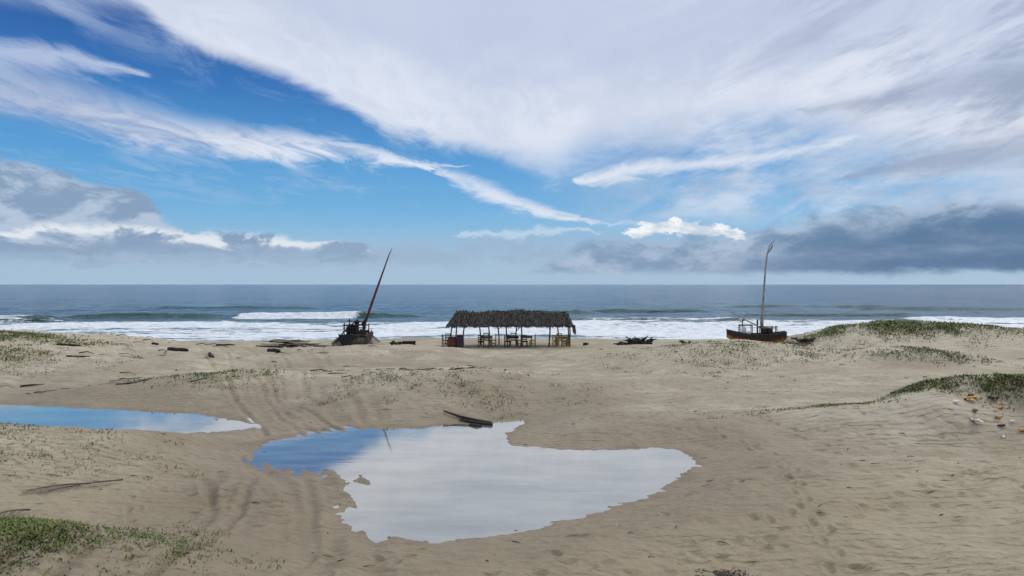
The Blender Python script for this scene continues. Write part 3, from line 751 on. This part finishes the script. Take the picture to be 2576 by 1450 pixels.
# main cloud
E1=curve([(250,-25),(330,0),(400,60),(470,115),(600,165),(740,208),(850,265),(930,312),(1050,350),(1200,382),(1300,416),(1390,440),(1450,412),(1550,380),(1700,358),(1900,335),(2050,350),(2150,385),(2300,425),(2576,470)])
dd=t.m('SUBTRACT',Tw,E1)
sw=t.smooth(Pz,.42,.6,.018,.055)
d1=t.m('DIVIDE',dd,sw);d1=t.smooth(d1,-.5,1.15)
edge=t.smooth(dd,.01,.14)
mc=t.mix(t.m('MULTIPLY',edge,t.smooth(soft,.30,.52)),C(.77,.82,.92),C(.56,.64,.80))
mc=t.mix(t.smooth(t.m('ADD',t.m('MULTIPLY',st2,.4),t.m('MULTIPLY',st1,.6)),.44,.60,0.,.42),mc,C(.50,.58,.75))
mc=t.mix(mul(t.smooth(st3,.46,.62,0.,.5),t.smooth(Pz,.52,.8)),mc,C(.44,.51,.66))
mc=t.mix(mul(t.smooth(st3,.48,.38,0.,.4),t.smooth(Pz,.52,.8)),mc,C(.76,.80,.89))
gp=mul(t.smooth(Pz,.68,.9),t.smooth(t.m('ADD',t.m('MULTIPLY',lo2,.5),t.m('MULTIPLY',st3,.5)),.46,.60))
mc=t.mix(mul(gp,.85),mc,C(.31,.38,.52))
col=over(col,mul(d1,.97),mc)
b=band([(0,300),(1900,300),(2100,270),(2300,240),(2576,180)],[(0,0),(1950,0),(2100,22),(2300,28),(2576,40)],.0,1.6)
col=over(col,mul(b,.55),C(.33,.40,.54))
b=band([(0,470),(2050,470),(2200,440),(2350,415),(2576,375)],[(0,0),(2050,0),(2200,18),(2350,32),(2576,55)],.0,1.5)
col=over(col,mul(b,.65),C(.30,.37,.50))
# low haze
hz_=t.smooth(T,.09,.02,0.,.75)
col=over(col,mul(hz_,t.smooth(lo2,.25,.6,.55,1.)),C(.38,.52,.68))
# left cumulus
E7=curve([(0,395),(70,400),(130,420),(200,445),(290,468),(350,482),(390,520),(440,560),(500,582),(620,592),(800,602),(900,612),(1000,640),(1150,680),(2576,716)])
dd=t.m('SUBTRACT',E7,Tl);d7=mul(t.smooth(dd,-.002,.008),t.smooth(t.m('ADD',T,t.m('MULTIPLY',l1,.04)),.018,.040))
br=t.smooth(t.m('ADD',t.m('MULTIPLY',lo1,1.),t.m('MULTIPLY',T,-.2)),.42,.55)
cc=t.mix(br,C(.25,.355,.51),C(.46,.56,.70))
col=over(col,mul(d7,t.smooth(lo2,.3,.5,.82,.98)),cc)
wt=mul(band([(0,585),(120,570),(320,575),(480,598),(600,602),(780,612),(900,625),(1000,650),(2576,700)],[(0,12),(120,15),(320,15),(480,20),(600,18),(780,14),(900,8),(1000,0),(2576,0)],.2,1.4,Tl),t.smooth(lo1,.43,.53))
col=over(col,mul(wt,.9),C(.78,.82,.87))
wt=mul(band([(0,645),(300,650),(600,655),(900,660),(2576,700)],[(0,16),(300,14),(600,8),(900,0),(2576,0)],.2,1.4,Tl),t.smooth(lo2,.4,.6,0.,.6))
col=over(col,wt,C(.58,.68,.79))
b=band([(0,630),(300,625),(600,632),(850,640),(2576,650)],[(0,18),(300,20),(600,18),(850,12),(1050,0),(2576,0)],.2,1.5,Tl)
col=over(col,mul(b,t.smooth(lo1,.4,.53,.45,.95)),C(.27,.375,.53))
# centre low stratus
b=band([(0,650),(900,640),(1200,628),(1500,630),(2576,640)],[(0,10),(900,30),(1200,40),(1500,48),(2576,40)],.2,1.4,Tl)
col=over(col,mul(b,t.smooth(lo1,.40,.56,.3,.9)),C(.34,.46,.62))
wt=mul(band([(0,600),(1100,604),(1300,586),(1500,590),(2576,600)],[(0,0),(1080,0),(1200,9),(1350,10),(1500,5),(1560,0),(2576,0)],.0,1.5,Tl),.55)
col=over(col,wt,C(.66,.76,.87))
# white cumulus
b=band([(0,600),(1540,594),(1580,588),(1640,578),(1700,572),(1780,580),(1850,584),(1900,592),(2576,600)],[(0,0),(1540,0),(1585,10),(1640,20),(1700,25),(1780,16),(1850,12),(1900,0),(2576,0)],.6,1.1,t.m('ADD',T,t.m('MULTIPLY',t.m('SUBTRACT',t.noise(lv,26.,7,.65,.2),.5),.05)))
col=over(col,b,t.mix(t.smooth(t.noise(lv,20.,5,.6),.4,.6),C(.58,.66,.76),C(.92,.94,.96)))
# right bank
E6=curve([(0,716),(1300,690),(1480,612),(1580,598),(1700,596),(1850,586),(1950,558),(2100,528),(2250,500),(2420,482),(2576,472)])
dd=t.m('SUBTRACT',E6,Tl);d6=mul(t.smooth(dd,-.004,.018),t.smooth(t.m('ADD',T,t.m('MULTIPLY',l1,.035)),.010,.022))
dk=mul(t.smooth(Pz,.58,.86),t.smooth(dd,.008,.05))
cc=t.mix(t.smooth(lo1,.40,.58),C(.235,.34,.49),C(.42,.52,.67))
cc=t.mix(mul(dk,t.smooth(lo2,.32,.55,.55,1.)),cc,C(.10,.18,.315))
col=over(col,mul(d6,.93),cc)
# sky above the view brightened all round, added to light the sand
sd_=Vector((math.sin(SUN_AZ)*math.cos(SUN_EL),math.cos(SUN_AZ)*math.cos(SUN_EL),math.sin(SUN_EL)))
ov=mul(t.smooth(dz,.42,.75),t.smooth(st1,.3,.5,.75,1.))
col=over(col,ov,C(.90,.92,.95))
col=over(col,t.smooth(dz,-.002,-.02),C(.12,.15,.18))
bg=t.n.new('ShaderNodeBackground');bg.inputs[1].default_value=.1;t.l.new(col,bg.inputs[0])
o=t.n.new('ShaderNodeOutputWorld');t.l.new(bg.outputs[0],o.inputs[0])

# ---------------------------------------------------------------- sun
sl=bpy.data.lights.new('sun','SUN');sl.energy=1.4;sl.angle=R(12);sl.color=(1,.96,.90)
so=bpy.data.objects.new('sun',sl);scene.collection.objects.link(so)
so.rotation_euler=(-sd_).to_track_quat('-Z','Y').to_euler()
# ---------------------------------------------------------------- camera
cam=bpy.data.cameras.new('camera');cam.lens=24;cam.sensor_width=36;cam.clip_end=100000;cam.clip_start=.1
co=bpy.data.objects.new('camera',cam);scene.collection.objects.link(co);co.location=(0,0,CAMH);co.rotation_euler=(R(90-.3),0,0)
scene.camera=co
scene.view_settings.view_transform='Standard';scene.view_settings.look='None';scene.view_settings.exposure=0
